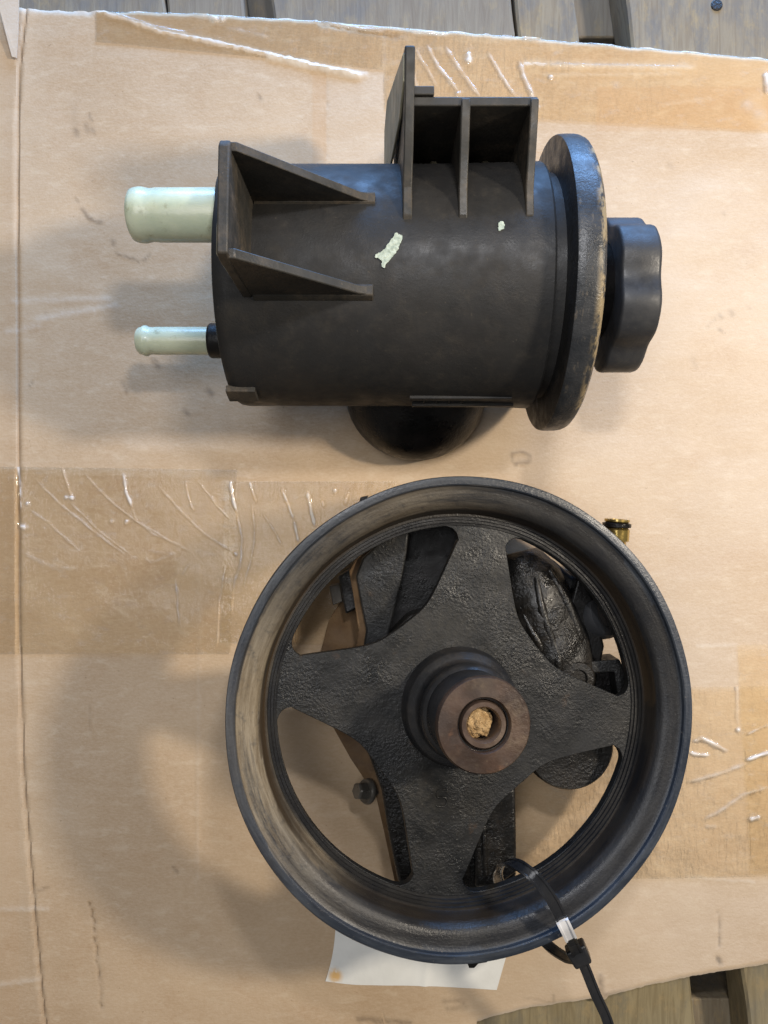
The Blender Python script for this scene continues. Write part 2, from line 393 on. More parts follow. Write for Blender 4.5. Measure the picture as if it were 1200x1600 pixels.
LINES = [ # (points, half width, height, mark channel, strength)
    ([(140, 1410), (146, 1440), (151, 1490), (157, 1540), (157, 1575)], 1.6, -2.2, 0, .55),
    ([(141, 1100), (140, 1140)], 1.5, -.8, 0, .15),
    ([(1122, 1425), (1126, 1455), (1124, 1480)], 2.0, -1.5, 0, .55), ([(1122, 1498), (1126, 1508)], 3, -1., 0, .55),
    ([(150, 16), (190, 28), (250, 50), (300, 60), (400, 82), (560, 120)], 5, 3.2, 1, .65),
    ([(420, 90), (480, 104), (570, 118)], 5, 1.6, 1, .7),
    ([(500, 38), (560, 48), (620, 56)], 4, -3, 0, .35), ([(60, 12), (140, 20)], 4, -2, 0, .25),
    ([(510, 108), (510, 250)], 1.6, -1.0, 0, .28),
    ([(310, 890), (312, 1000), (308, 1400)], 3.0, .8, 1, .12),  # faint pale line drawn along the pulley's shadow edge
    ([(60, 500), (180, 478)], 6, .6, 1, .35), ([(20, 472), (170, 468)], 5, .6, 1, .25), ([(10, 520), (60, 510)], 5, .6, 1, .3),
    ([(0, 1422), (75, 1420)], 4, .8, 1, .4), ([(0, 1540), (60, 1530)], 4, .8, 1, .4), ([(60, 740), (400, 745)], 2.0, .5, 1, .2),
    ([(820, 100), (880, 103), (1080, 106)], 6, 1.4, 1, .5), ([(850, 118), (1060, 116)], 3, .8, 1, .3),
    ([(128, 325), (136, 337), (146, 346), (158, 347)], 3.4, .3, 0, .6), ([(118, 310), (122, 316)], 2.5, 0, 0, .35),
    ([(182, 396), (200, 402), (216, 408)], 2.6, .3, 0, .5), ([(222, 408), (234, 397)], 2.4, .2, 0, .5), ([(176, 376), (178, 381)], 4, 0, 0, .45),
    ([(72, 488), (74, 500)], 2, 0, 0, .3), ([(47, 603), (51, 596)], 2.2, 0, 0, .4),
    ([(240, 562), (248, 573)], 5, .3, 0, .5), ([(325, 610), (332, 616)], 5, 0, 0, .5), ([(288, 642), (295, 648)], 4, 0, 0, .5), ([(191, 596), (200, 612)], 4, 0, 0, .35),
    ([(115, 165), (120, 205)], 7, 0, 0, .10), ([(135, 195), (137, 205)], 5, 0, 0, .35), ([(117, 203), (120, 210)], 4, 0, 0, .42), ([(144, 200), (146, 208)], 4, 0, 0, .32),
    ([(140, 178), (142, 188)], 3, 0, 0, .4), ([(404, 150), (408, 156)], 3, 0, 0, .4),
    ([(800, 708), (815, 706), (828, 712), (826, 722), (808, 724)], 3.4, .5, 0, .5), ([(798, 712), (806, 728)], 3, 0, 0, .4),
    ([(1124, 493), (1127, 497)], 4, 0, 0, .35), ([(1142, 488), (1144, 491)], 5, 0, 0, .4), ([(1123, 515), (1126, 517)], 3, 0, 0, .45), ([(1104, 512), (1118, 498)], 2.5, 0, 0, .22),
    ([(1082, 562), (1086, 572)], 6, 0, 0, .16), ([(1046, 258), (1050, 262)], 5, 0, 0, .2), ([(1130, 333), (1132, 336)], 3, 0, 0, .3), ([(1170, 480), (1172, 482)], 3, 0, 0, .2),
    ([(62, 1392), (76, 1386)], 2.4, 0, 0, .35), ([(272, 1356), (276, 1362)], 3, 0, 0, .45), ([(1122, 1498), (1125, 1502)], 3, 0, 0, .6),
    ([(696, 1562), (722, 1562), (728, 1572), (700, 1574)], 5, 1.5, 0, .30), ([(560, 1592), (640, 1598)], 5, -1, 0, .5),
    ([(938, 1524), (940, 1540), (944, 1556), (962, 1552), (985, 1549)], 5, 1.5, 0, .55), ([(820, 1560), (860, 1566)], 3, 0, 0, .25), ([(864, 1556), (866, 1566)], 3, 0, 0, .4),
    ([(205, 700), (480, 705)], 14, .8, 1, .10), ([(1075, 1370), (1180, 1378)], 3, .5, 1, .3), ([(1090, 1010), (1150, 1008)], 3, .4, 1, .25),
    ([(350, 640), (360, 690)], 12, 0, 0, .06), ([(1180, 160), (1190, 175), (1200, 210)], 16, .4, 1, .25), ([(1035, 165), (1110, 155)], 3, .4, 1, .3),
]
DX0, DX1, STEP = -770, 770, 3.6
nx = int((DX1 - DX0) / STEP); ny = 452
def sheet_z(px, py):
    z = 12 + noise.noise(Vector((px * .004, py * .004, 2))) * 3.0 + noise.noise(Vector((px * .013, py * .02, 5))) * .8
    d, _ = segd(px, py, CREASE) if abs(px - 40) < 90 else (99, 0)
    if d < 40: z -= 4.5 * math.exp(-(d / 2.6) ** 2) - 1.0 * math.exp(-(d / 14) ** 2)
    return z
bbs = []
for pts, hw, hh, ch, stg in LINES:
    xs = [p[0] for p in pts]; ys = [p[1] for p in pts]
    bbs.append((min(xs) - 4 * hw, max(xs) + 4 * hw, min(ys) - 4 * hw, max(ys) + 4 * hw))
V = []; F = []; C = []
for i in range(nx + 1):
    x = DX0 + (DX1 - DX0) * i / nx; px = x + 600
    yt = pl(TOP, px) + noise.noise(Vector((px * .03, 0, 1))) * 3 + noise.noise(Vector((px * .15, 0, 1))) * 1.2
    yb = pl(BOT, px) + noise.noise(Vector((px * .03, 9, 1))) * 3 + noise.noise(Vector((px * .15, 9, 1))) * 1.2
    if 928 < px < 950: yb += 5
    if 600 < px < 745: yb += 14
    for j in range(ny + 1):
        t = j / ny; py = yt + (yb - yt) * t
        z = sheet_z(px, py); m = [0., 0., 0.]
        d, _ = segd(px, py, CREASE) if abs(px - 40) < 90 else (99, 0)
        if d < 12 and 14 < py: m[0] = .62 * math.exp(-(d / 1.9) ** 2) * (.55 + .45 * noise.noise(Vector((0, py * .02, 0))))  # dark line painted along the crease in place of shade
        if px < 30 and d > 3: m[2] = .12
        for bb_, (pts, hw, hh, ch, stg) in zip(bbs, LINES):
            if bb_[0] < px < bb_[1] and bb_[2] < py < bb_[3]:
                dd, _ = segd(px + 2.5 * noise.noise(Vector((px * .12, py * .12, 4))), py + 2.5 * noise.noise(Vector((px * .12, py * .12, 9))), pts)
                e = math.exp(-(dd / (hw * .85)) ** 2); z += hh * e; m[ch] = min(1, m[ch] + 1.3 * stg * e * (.75 + .5 * noise.noise(Vector((px * .2, py * .2, 7)))))
        # tape glue tint bands left on the liner
        if 487 < px < 510 and 118 < py < 252: m[2] = .30
        if px > 930 and 136 < py < 205: m[2] = .22
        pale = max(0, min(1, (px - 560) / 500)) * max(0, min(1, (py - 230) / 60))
        m[1] += .20 * pale * (1 + .5 * noise.noise(Vector((px * .006, py * .006, 3))))  # liner colour grows paler towards the right
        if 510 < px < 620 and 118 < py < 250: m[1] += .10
        ed = min(py - yt, yb - py)
        if ed < 9: m[1] = max(m[1], .55 * (1 - ed / 9)); z -= (1 - ed / 9) ** 2 * 3
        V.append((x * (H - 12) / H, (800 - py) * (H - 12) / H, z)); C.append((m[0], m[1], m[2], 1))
nt = len(V)
for i in range(nx):
    for j in range(ny):
        a = i * (ny + 1) + j; F.append((a, a + 1, a + ny + 2, a + ny + 1))
# underside and edge
ring = [i * (ny + 1) for i in range(nx + 1)] + [nx * (ny + 1) + j for j in range(1, ny + 1)] + \
       [i * (ny + 1) + ny for i in range(nx - 1, -1, -1)] + [j for j in range(ny - 1, 0, -1)]
b0 = len(V)
for q in ring: V.append((V[q][0], V[q][1], 0.2)); C.append((.1, .3, 0, 1))
for i in range(len(ring)):
    j = (i + 1) % len(ring); F.append((ring[i], ring[j], b0 + j, b0 + i))
F.append(tuple(b0 + i for i in range(len(ring))))
card = empty('cardboard_sheet', (0, 0, 0), 'flattened brown corrugated cardboard sheet, creased and stained, lying on the planks', 'cardboard')
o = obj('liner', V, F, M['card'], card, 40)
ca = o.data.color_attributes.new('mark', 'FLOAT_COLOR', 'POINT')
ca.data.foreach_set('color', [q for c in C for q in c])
# folded corner flap, top left
fp = [(8, 20), (22, 8), (41, 14), (38, 60), (34, 101), (28, 100), (20, 62)]
V = [(*P(a, b, 0).xy, 13 + h) for (a, b), h in zip(fp, (6, 10, 9, 5, 2, 3, 9))]
V += [(x, y, z + 3) for x, y, z in V]; n_ = len(fp)
F = [tuple(range(n_)), tuple(range(2 * n_ - 1, n_ - 1, -1))] + [(i, (i + 1) % n_, n_ + (i + 1) % n_, n_ + i) for i in range(n_)]
o = obj('torn_flap', V, F, M['card'], card, 20)
ca = o.data.color_attributes.new('mark', 'FLOAT_COLOR', 'POINT')
ca.data.foreach_set('color', [q for c in range(len(o.data.vertices)) for q in (.12, .55, 0, 1)])

def tape_strip(quad, wr, nu, nv, label, lift=.7):
    """quad: four pixel corners TL TR BR BL ; wr: wrinkles (points, width, height, air)"""
    V = []; F = []; A = []
    bb2 = []
    for pts, hw, hh, air_glint in wr:
        xs = [p[0] for p in pts]; ys = [p[1] for p in pts]; bb2.append((min(xs) - 4 * hw, max(xs) + 4 * hw, min(ys) - 4 * hw, max(ys) + 4 * hw))
    for i in range(nu + 1):
        u = i / nu
        for j in range(nv + 1):
            v = j / nv
            px = (quad[0][0] * (1 - u) + quad[1][0] * u) * (1 - v) + (quad[3][0] * (1 - u) + quad[2][0] * u) * v
            py = (quad[0][1] * (1 - u) + quad[1][1] * u) * (1 - v) + (quad[3][1] * (1 - u) + quad[2][1] * u) * v
            px += noise.noise(Vector((py * .05, 3, lift))) * 2 * (u * (1 - u) < .001)
            z = sheet_z(px, py) + lift + .4; air_glint = 0.
            for (pts, hw, hh, ar), bb_ in zip(wr, bb2):
                if bb_[0] < px < bb_[1] and bb_[2] < py < bb_[3]:
                    wob = 1.6 * noise.noise(Vector((px * .05, py * .05, 4)))
                    d, t = segd(px + wob, py, pts); taper = min(1, 6 * t + .25) * min(1, 6 * (1 - t) + .25)
                    w_ = (.8 if ar > 1.15 or len(pts) == 2 else .68) * hw * (.55 + .5 * taper) * (.85 + .5 * noise.noise(Vector((px * .1, py * .1, 2))))
                    e = math.exp(-(d / max(w_, .5)) ** 2) * taper; z += .55 * hh * e; air_glint = max(air_glint, ar * e * max(.15, .85 + 1.1 * noise.noise(Vector((px * .07, py * .07, 12)))))
            ed = min(u * 600, (1 - u) * 600, v * 250, (1 - v) * 250)
            if ed < 2: air_glint = max(air_glint, .07)
            ov = pl(TOP, px) - py
            if ov > -3: z -= (ov + 3) ** 1.2 * 1.2; air_glint = max(air_glint, .3 + .4 * noise.noise(Vector((px * .06, 5, 1))))
            V.append((*((Vector((px - 600, 800 - py)) * (H - 12) / H)), z)); A.append(max(0, air_glint))
    for i in range(nu):
        for j in range(nv):
            a = i * (nv + 1) + j; F.append((a, a + 1, a + nv + 2, a + nv + 1))
    o = obj('tape_strip', V, F, M['tape'], card, 60, label=label)
    if sum(p.normal.z for p in o.data.polygons) < 0: o.data.flip_normals()
    at = o.data.attributes.new('air_glint', 'FLOAT', 'POINT'); at.data.foreach_set('value', A)
    return o
WL = [([(27, 718), (31, 750), (33, 795)], 3.0, 4, 1.1), ([(30, 822), (41, 824)], 6, 5, 1.3), ([(42, 785), (45, 788)], 5, 4, 1.2),
      ([(98, 730), (104, 752), (112, 775)], 3, 3, .5), ([(103, 774), (104, 780)], 4, 4, 1.), ([(112, 775), (113, 781)], 5, 5, 1.4),
      ([(52, 745), (92, 785), (140, 825), (200, 870)], 3, 1.4, .35), ([(45, 795), (75, 815), (125, 862)], 3, 1.2, .35), ([(128, 735), (170, 780), (210, 812), (295, 862)], 3, 1.5, .36),
      ([(105, 780), (150, 825), (205, 868)], 2.5, 1.2, .3), ([(193, 740), (198, 768), (206, 792)], 3.2, 4, 1.3), ([(196, 820), (200, 812)], 3.2, 4, 1.2), ([(173, 812), (175, 818)], 4, 2, .4),
      ([(206, 792), (214, 815), (240, 835), (280, 850)], 2.4, 1.2, .3), ([(245, 755), (275, 790), (320, 835), (364, 862)], 3, 1.3, .3), ([(366, 863), (370, 868)], 3.6, 4, 1.3), ([(291, 752), (295, 778), (304, 799)], 2.4, 2.6, .7),
      ([(310, 752), (335, 785), (358, 810)], 3, 1.5, .4), ([(360, 752), (364, 775), (370, 800)], 3.4, 4, 1.3), ([(370, 800), (379, 840), (376, 885), (366, 912)], 2.6, 2.5, .6),
      ([(391, 752), (396, 772), (401, 784)], 3, 4, 1.1), ([(394, 790), (399, 830), (392, 880), (381, 915)], 2.4, 2.2, .5), ([(441, 765), (452, 790), (459, 812)], 3.2, 4, 1.1), ([(459, 812), (467, 846)], 3, 4, 1.2),
      ([(481, 768), (485, 795), (492, 822)], 3.6, 5, 1.4), ([(411, 800), (428, 828), (441, 852)], 2.6, 2, .45), ([(522, 764), (524, 770)], 4, 3, .9), ([(504, 782), (506, 792)], 3, 3, .5), ([(546, 770), (538, 788)], 3, 3, .5),
      ([(274, 905), (278, 940), (281, 985)], 2.4, 2.2, .5), ([(352, 885), (343, 940), (340, 1010)], 2.6, 1.8, .3), ([(225, 870), (235, 880), (270, 866), (230, 860)], 4, 1, .2),
      ([(380, 868), (368, 900), (362, 960)], 2.6, 2, .3), ([(30, 860), (80, 885), (120, 890)], 6, .8, .2), ([(283, 900), (296, 880)], 3, 1, .25)]
tape_strip([(-60, 728), (372, 734), (360, 1022), (-60, 1022)], WL, 290, 200, 'wide clear tape strip, wrinkled, at the left edge')
tape_strip([(352, 752), (620, 752), (600, 1010), (345, 1004)], WL, 170, 170, 'clear wrinkled tape strip running under the pulley', 1.6)
WR = [([(1083, 1158), (1096, 1153), (1112, 1160), (1134, 1172)], 4, 4, 1.2), ([(1077, 1175), (1090, 1178), (1108, 1179)], 4, 4, 1.1), ([(1150, 1138), (1155, 1141)], 4, 4, 1.),
      ([(1165, 1147), (1180, 1140), (1202, 1131)], 3, 3, .7), ([(1165, 1187), (1185, 1179), (1204, 1174)], 3.6, 6, 1.5), ([(1075, 1221), (1110, 1212), (1135, 1204), (1170, 1190)], 4.5, 2, .55),
      ([(1098, 1280), (1130, 1262), (1160, 1240), (1205, 1228)], 5, 2, .5), ([(1170, 1280), (1186, 1274)], 4.5, 5, 1.3), ([(1150, 1060), (1152, 1130)], 3, 1.5, .35), ([(1160, 1070), (1200, 1066)], 4, 1, .3), ([(1100, 1290), (1120, 1290)], 4, 1, .25)]
tape_strip([(800, 1077), (1290, 1070), (1290, 1368), (800, 1376)], WR, 270, 180, 'clear tape strip with shiny wrinkles right of the pulley')
tape_strip([(1150, 1007), (1290, 1004), (1290, 1362), (1172, 1366)], [], 50, 100, 'second layer of clear tape at the right edge', 1.6)
WT = [([(668, 72), (685, 105), (716, 143)], 3.2, 3.5, .8), ([(697, 74), (720, 112), (748, 150)], 3.6, 3.5, .85), ([(764, 84), (782, 118), (806, 152)], 3.4, 3, .75), ([(812, 98), (820, 125), (834, 158)], 3.6, 4.5, 1.2),
      ([(732, 83), (734, 92), (731, 100)], 4.5, 5, 1.4), ([(714, 146), (718, 150)], 5, 5, 1.2), ([(701, 124), (704, 130)], 4, 4, 1.), ([(803, 155), (806, 164)], 3.6, 4, 1.), ([(828, 140), (831, 148)], 3.6, 4, 1.), ([(838, 160), (842, 170)], 4, 4, 1.), ([(859, 124), (862, 119)], 3.6, 4, 1.1),
      ([(650, 78), (668, 110), (682, 135)], 3, 3, .55), ([(642, 110), (652, 140)], 3, 2, .4), ([(850, 102), (960, 104), (1080, 106)], 4, 2, .35), ([(1196, 115), (1199, 150)], 6, 5, 1.3), ([(1160, 160), (1195, 190)], 12, 2, .2),
      ([(640, 48), (700, 54)], 3, 3, .9), ([(757, 52), (764, 53)], 4, 5, 1.4), ([(784, 52), (800, 56)], 5, 6, 1.5), ([(815, 58), (846, 62)], 4.5, 6, 1.5), ([(898, 65), (903, 66)], 4.5, 5, 1.4), ([(915, 66), (962, 69)], 3.5, 5, 1.3), ([(1065, 77), (1078, 80)], 3, 4, 1.), ([(1100, 80), (1200, 90)], 3, 3, .5)]
tape_strip([(600, 38), (1290, 98), (1290, 212), (600, 172)], WT, 330, 90, 'clear tape strip folded over the top right edge')
WS = [([(328, 26), (342, 34)], 5, 6, 1.5), ([(346, 35), (352, 26)], 3, 5, 1.5), ([(488, 27), (496, 31)], 5, 6, 1.4), ([(300, 20), (325, 24)], 3, 3, .6), ([(170, 20), (240, 44), (300, 55)], 5, 3, .5), ([(355, 45), (420, 60)], 4, 2, .3), ([(262, 16), (268, 20)], 3, 4, 1.), ([(500, 34), (560, 46), (600, 50)], 3, 3, .6)]  # glints along the folded edge put in as white spots
tape_strip([(150, 8), (600, 34), (600, 110), (150, 66)], WS, 150, 36, 'clear tape strip folded over the top edge, left of centre', 1.0)

# ------------------------------------------------------------------ paper label under the pulley
def label_sheet():
    V = []; F = []; A = []; nu, nv = 60, 24
    TL, TR, BR, BL = (530, 1440), (800, 1462), (776, 1547), (511, 1532)
    for i in range(nu + 1):
        u = i / nu
        for j in range(nv + 1):
            v = j / nv
            px = (TL[0] * (1 - u) + TR[0] * u) * (1 - v) + (BL[0] * (1 - u) + BR[0] * u) * v
            py = (TL[1] * (1 - u) + TR[1] * u) * (1 - v) + (BL[1] * (1 - u) + BR[1] * u) * v
            py += v * (4 * math.sin(u * 6.3 + .3) * (1 - u) - 1)
            px += 5 * math.sin(v * 2.6) * (1 - u) - 5 * (1 - u)
            z = sheet_z(px, py) + 1.4 + 1.6 * math.exp(-((px - 664 - (1530 - py) * .1) / 5) ** 2) + .5 * noise.noise(Vector((px * .03, py * .03, 1)))
            V.append((*((Vector((px - 600, 800 - py)) * (H - 12) / H)), z))
            A.append(max(0, 1 - math.hypot((px - 524) / 13, (py - 1523) / 14)) * 1.8)
    n1 = len(V)
    V += [(x, y, z - .6) for x, y, z in V]; A += A
    for i in range(nu):
        for j in range(nv):
            a = i * (nv + 1) + j; F.append((a, a + 1, a + nv + 2, a + nv + 1)); F.append((n1 + a + nv + 1, n1 + a + nv + 2, n1 + a + 1, n1 + a))
    rg = [i * (nv + 1) for i in range(nu + 1)] + [nu * (nv + 1) + j for j in range(1, nv + 1)] + [i * (nv + 1) + nv for i in range(nu - 1, -1, -1)] + [j for j in range(nv - 1, 0, -1)]
    for a, b in zip(rg, rg[1:] + rg[:1]): F.append((a, b, n1 + b, n1 + a))
    o = obj('paper_label', V, F, M['paper'], None, 50, origin=P(650, 1500, 13))
    at = o.data.attributes.new('stain', 'FLOAT', 'POINT'); at.data.foreach_set('value', [min(1, a) for a in A])
    o['label'] = 'white paper label with an orange stain, stuck on the cardboard under the pulley'; o['category'] = 'paper label'
label_sheet()

# ------------------------------------------------------------------ fluid reservoir
res = empty('fluid_reservoir', (0, 290, 12), 'black plastic fluid reservoir lying on its side with pale green hose fittings and twist cap', 'reservoir')
AX = (0, 0, 0); YC, ZC, RB = 290., 190., 150.
X = (1, 0, 0)
def cx(x): return (x, YC, ZC)
# body barrel (x from -188 to 191)
prof = [(0.01, -192), (118, -194), (138, -194), (145, -192), (148.5, -187), (150, -178), (150, 60), (151, 120), (152, 165), (153, 189), (151.5, 191.5), (140, 192), (140, 208), (0.01, 208)]
v, f = lathe(prof, cx(0), X, 160); body = obj('body', v, f, M['plastic'], res, 30)
# front flange ring
prof = [(120, 205), (178, 206), (181.3, 207.2), (182.4, 210), (182.7, 216), (182.7, 226), (182, 231), (179.8, 236), (175, 239.5), (166, 241), (120, 241.5)]
v, f = lathe(prof, cx(0), X, 200, closed=True); obj('flange', v, f, M['flange'], res, 30)
v, f = lathe([(0.01, 238), (122, 238), (122, 246), (112, 249), (0.01, 249)], cx(0), X, 96); obj('front_face', v, f, M['black'], res, 30)
# cap
def ribf(a, r, h): return r
v, f = lathe([(0.01, 244), (72, 244), (72, 262), (64, 270), (60, 284), (0.01, 284)], cx(0), X, 240, ribf)
cap = obj('filler_cap', v, f, M['black'], res, 50)
def lobe(a, r, h):
    # angle 0 of frame is an in-plane axis; dents every 360/7 with one facing straight up
    ph = a - cap_up
    k = (.5 + .5 * math.cos(6 * ph)) ** 1.7
    return r * (1 - .10 * k)
u_, v_, n_ = frame(X); cap_up = math.atan2(v_.z, u_.z)
capc = (0, 283, ZC - 3)
v, f = lathe([(58, 284), (95, 283), (98, 284.5), (99, 287), (99, 326), (98, 329.5), (94, 332), (74, 333), (0.01, 333.5)], capc, X, 280, lobe)
obj('grip', v, f, M['knob'], cap, 50)
# hose fittings
def fitting(y, z, r, x0, x1, bead, name, lab):
    be = 1.03 if r > 25 else 1.10
    prof = [(r * .70, x0 + 14), (r * .72, x0 + .8), (r * .80, x0 - .4), (r * .96, x0 + 2.5), (r * 1.0, x0 + 6), (r * be, x0 + bead * .75), (r * be, x0 + bead * 1.05), (r * 1.0, x0 + bead * 1.35), (r * .97, x0 + bead * 1.7), (r, x0 + bead * 2.2), (r, x0 + (x1 - x0) * .5), (r * 1.01, x1)]
    v, f = lathe(prof[1:], (0, y, z), X, 64); q = obj(name, v, f, M['nylon'], res, 50, label=lab)
    v, f = lathe([(0.01, x0 + 0.4), (r * .66, x0 + .2), (r * .66, x0 - 1.2), (0.01, x0 - 1.2)], (0, y, z), X, 40)
    obj('bore', v, f, M['black'], q, 40)
fitting(362, 255, 31.5, -308, -186, 15, 'hose_fitting', 'wide pale green fitting')
fitting(238, 128, 19, -342, -184, 12, 'hose_fitting', 'thin pale green fitting')
v, f = lathe([(0.01, -243), (22, -243), (24, -240), (24, -186), (0.01, -186)], (0, 238, 128), X, 40); obj('fitting_collar', v, f, M['black'], res, 40, bevel=1)
v, f = lathe([(0.01, -196), (44, -196), (47, -192), (48, -184), (0.01, -184)], (0, 362, 258), X, 48); obj('fitting_collar', v, f, M['plastic_rib'], res, 40)
# gusset fins and end plate of the left bracket
def fin(y, zt, x0, x1, th, mat):
    za = ZC + math.sqrt(RB ** 2 - (y - YC) ** 2)
    poly = [(x0, za - 14), (x1 + 10, za - 14), (x1, za + 2.5), (x1 - 14, za + 9), (x0 + 8, zt), (x0, zt)]
    v, f = join(prism(poly, 'y', y - th / 2, y + th / 2),
                prism([(y - th / 2 - 4.5, za - 4), (y - th / 2 - 4.5, za - 1 + (4.5 * (y - YC) / 140)), (y - th / 2 - .3, za + 5), (y + th / 2 + .3, za + 5), (y + th / 2 + 4.5, za - 1 - (4.5 * (y - YC) / 140)), (y + th / 2 + 4.5, za - 4)], 'x', x0 + 4, x1 + 2)); return obj('gusset', v, f, mat, res, 30, bevel=1.6)
fin(352, 447, -150, -12, 9, M['plastic_rib'])
fin(246, 456, -150, -14, 10, M['plastic_rib'])
zz = lambda y: ZC + math.sqrt(RB ** 2 - (y - YC) ** 2)
poly = [(240, zz(240) - 20), (240, 452), (244, 463), (300, 459), (350, 455), (357, 449), (357, zz(357) - 20)]
v, f = prism(poly, 'x', -158, -147); obj('end_plate', v, f, M['plastic_rib'], res, 30, bevel=1.8)
# stepped ledge between the plate and the round end
poly = [(262, 318), (262, 404), (292, 402), (326, 392), (344, 372), (345, 300)]
v, f = prism(poly, 'x', -172, -157); obj('end_ledge', v, f, M['pale_plate'], res, 30, bevel=3, label='dusty brown ledge')
# mounting bracket at the back
def web(x, th, poly, name='bracket_rib', mat='plastic_rib', taper=0):
    v, f = prism(poly, 'x', x - th / 2, x + th / 2)
    v = [(a + (b_z - 364) * taper, b_y, b_z) for a, b_y, b_z in v]
    return obj(name, v, f, M[mat], res, 25, bevel=1.5)
poly = [(318, zz(318) - 6), (330, zz(330) + 3), (360, zz(360) + 14), (400, 352), (438, 364), (445, 364), (445, 150), (380, 150), (340, 240)]
web(162, 9, poly); web(88, 10, poly)
poly2 = [(318, zz(318) - 6), (330, zz(330) + 4), (360, zz(360) + 16), (400, 358), (440, 371), (470, 378), (490, 381), (496, 372), (556, 150), (540, 130), (440, 110), (380, 150), (340, 240)]
web(27, 10.5, poly2, 'mounting_plate', 'plastic_rib', .035)
# pale outer skin of the mounting plate (left face lightened to imitate light on it)
poly3 = [(440, 330), (460, 368), (488, 372), (548, 170), (530, 130), (440, 120)]
v, f = prism(poly3, 'x', 19.6, 22.4); v = [((a + (z - 364) * .082), y, z) for a, y, z in v]
obj('plate_face', v, f, M['pale_plate'], res, 25, bevel=.8, label='olive face of the mounting plate, coloured paler as if lit')
v, f = prism([(30, 438), (166, 438), (166, 448), (30, 448)], 'z', 150, 361); obj('back_wall', v, f, M['plastic_rib'], res, 25, bevel=1.4)
v, f = prism([(30, 448.5), (54, 448.5), (54, 458), (30, 458)], 'z', 250, 364); obj('locating_tab', v, f, M['plastic_rib'], res, 25, bevel=1.2)
v, f = prism([(30, 380), (162, 380), (162, 438), (30, 438)], 'z', 196, 206); obj('bracket_floor', v, f, M['plastic'], res, 25, bevel=1)
for xx in (62, 126):
    v, f = prism([(378, 238), (437, 207), (437, 236), (430, 246), (380, 250)], 'x', xx - 4, xx + 4); obj('bracket_stiffener', v, f, M['pale_plate'], res, 25, bevel=1)
# outlet port below
v, f = lathe([(0.01, 13), (92, 13), (101, 16), (106, 26), (107, 44), (105, 58), (100, 72), (92, 86), (78, 100), (60, 112), (0.01, 140)], (48, 184, 0), (0, 0, 1), 96)
obj('outlet_port', v, f, M['black'], res, 40)
# lower left step lug and the level-mark bars near the parting line
def on_body(x0, x1, d0, d1, h, name, mat='plastic'):
    """raised pad on the barrel between angles d0..d1 (0 = up, + toward the lens bottom)"""
    V = []; F = []; nn = 6
    for i in range(nn + 1):
        a = math.radians(d0 + (d1 - d0) * i / nn)
        for x in (x0, x1):
            for r in (RB - 3, RB + h): V.append((x, YC - r * math.sin(a), ZC + r * math.cos(a)))
    for i in range(nn):
        b = i * 4
        F += [(b, b + 4, b + 5, b + 1), (b + 2, b + 3, b + 7, b + 6), (b + 1, b + 5, b + 7, b + 3), (b, b + 2, b + 6, b + 4)]
    F += [(0, 1, 3, 2), (nn * 4, nn * 4 + 1, nn * 4 + 3, nn * 4 + 2)]
    return obj(name, V, F, M[mat], res, 30, bevel=.8)
on_body(-200 + 6, -158, 66, 76, 6, 'step_lug', 'plastic_rib')
on_body(32, 160, 74, 77, 4, 'moulded_bar')
on_body(36, 166, 83, 86, 5, 'moulded_bar')
for k_, x in enumerate((50, 66, 82, 98)): on_body(x, x + 2, 80, 88, 2.5, 'level_mark', 'plastic_rib')
# paint dab and small spot on the barrel
def dab(pts, name='paint_mark'):
    V = []; q = []
    for (ax, ay), (bx, by) in zip(pts, pts[1:] + pts[:1]):
        for t in (0, .33, .66): q.append((ax + (bx - ax) * t + random.uniform(-.9, .9), ay + (by - ay) * t + random.uniform(-.9, .9)))
    pts = q
    for px, py in pts:
        # intersect the view ray with the barrel
        d = Vector((px - 600, 800 - py, -H)); o_ = Vector((0, 0, H))
        a = d.y ** 2 + d.z ** 2; b = 2 * (d.y * (o_.y - YC) + d.z * (o_.z - ZC)); c = (o_.y - YC) ** 2 + (o_.z - ZC) ** 2 - (RB + 2.2) ** 2
        t = (-b - math.sqrt(b * b - 4 * a * c)) / (2 * a); V.append(o_ + d * t)
    n = len(V); cen = Vector((0, YC, ZC))
    V += [v_ - Vector((0, (v_ - cen).y, (v_ - cen).z)).normalized() * 3 for v_ in V]
    F = [tuple(range(n)), tuple(range(2 * n - 1, n - 1, -1))] + [(i, (i + 1) % n, n + (i + 1) % n, n + i) for i in range(n)]
    obj(name, V, F, M['paint'], res, 30, label='pale green paint dab')
dab([(617, 365), (621, 363), (623, 366), (628, 367), (628, 376), (624, 383), (623, 388), (618, 395), (612, 402), (604, 412), (600, 419), (596, 416), (597, 409), (593, 404), (586, 402), (588, 396), (594, 394), (602, 389), (606, 381), (611, 374)])
dab([(779, 348), (784, 346), (788, 347), (789, 353), (786, 358), (781, 361), (778, 357), (779, 352)])

# ------------------------------------------------------------------ pump with pulley
pump = empty('power_steering_pump', (100, -258, 12), 'dirty black pump with large four spoked grooved pulley lying on the cardboard', 'pump')
PC = Vector((100.5, -257.9, 177.)); PN = Vector((.149, .069, 1)).normalized()
U, Vv, Nn = frame(PN)
def L3(x, y, h): return PC + U * x + Vv * y + Nn * h
R_O, R_R = 239.7, 302.
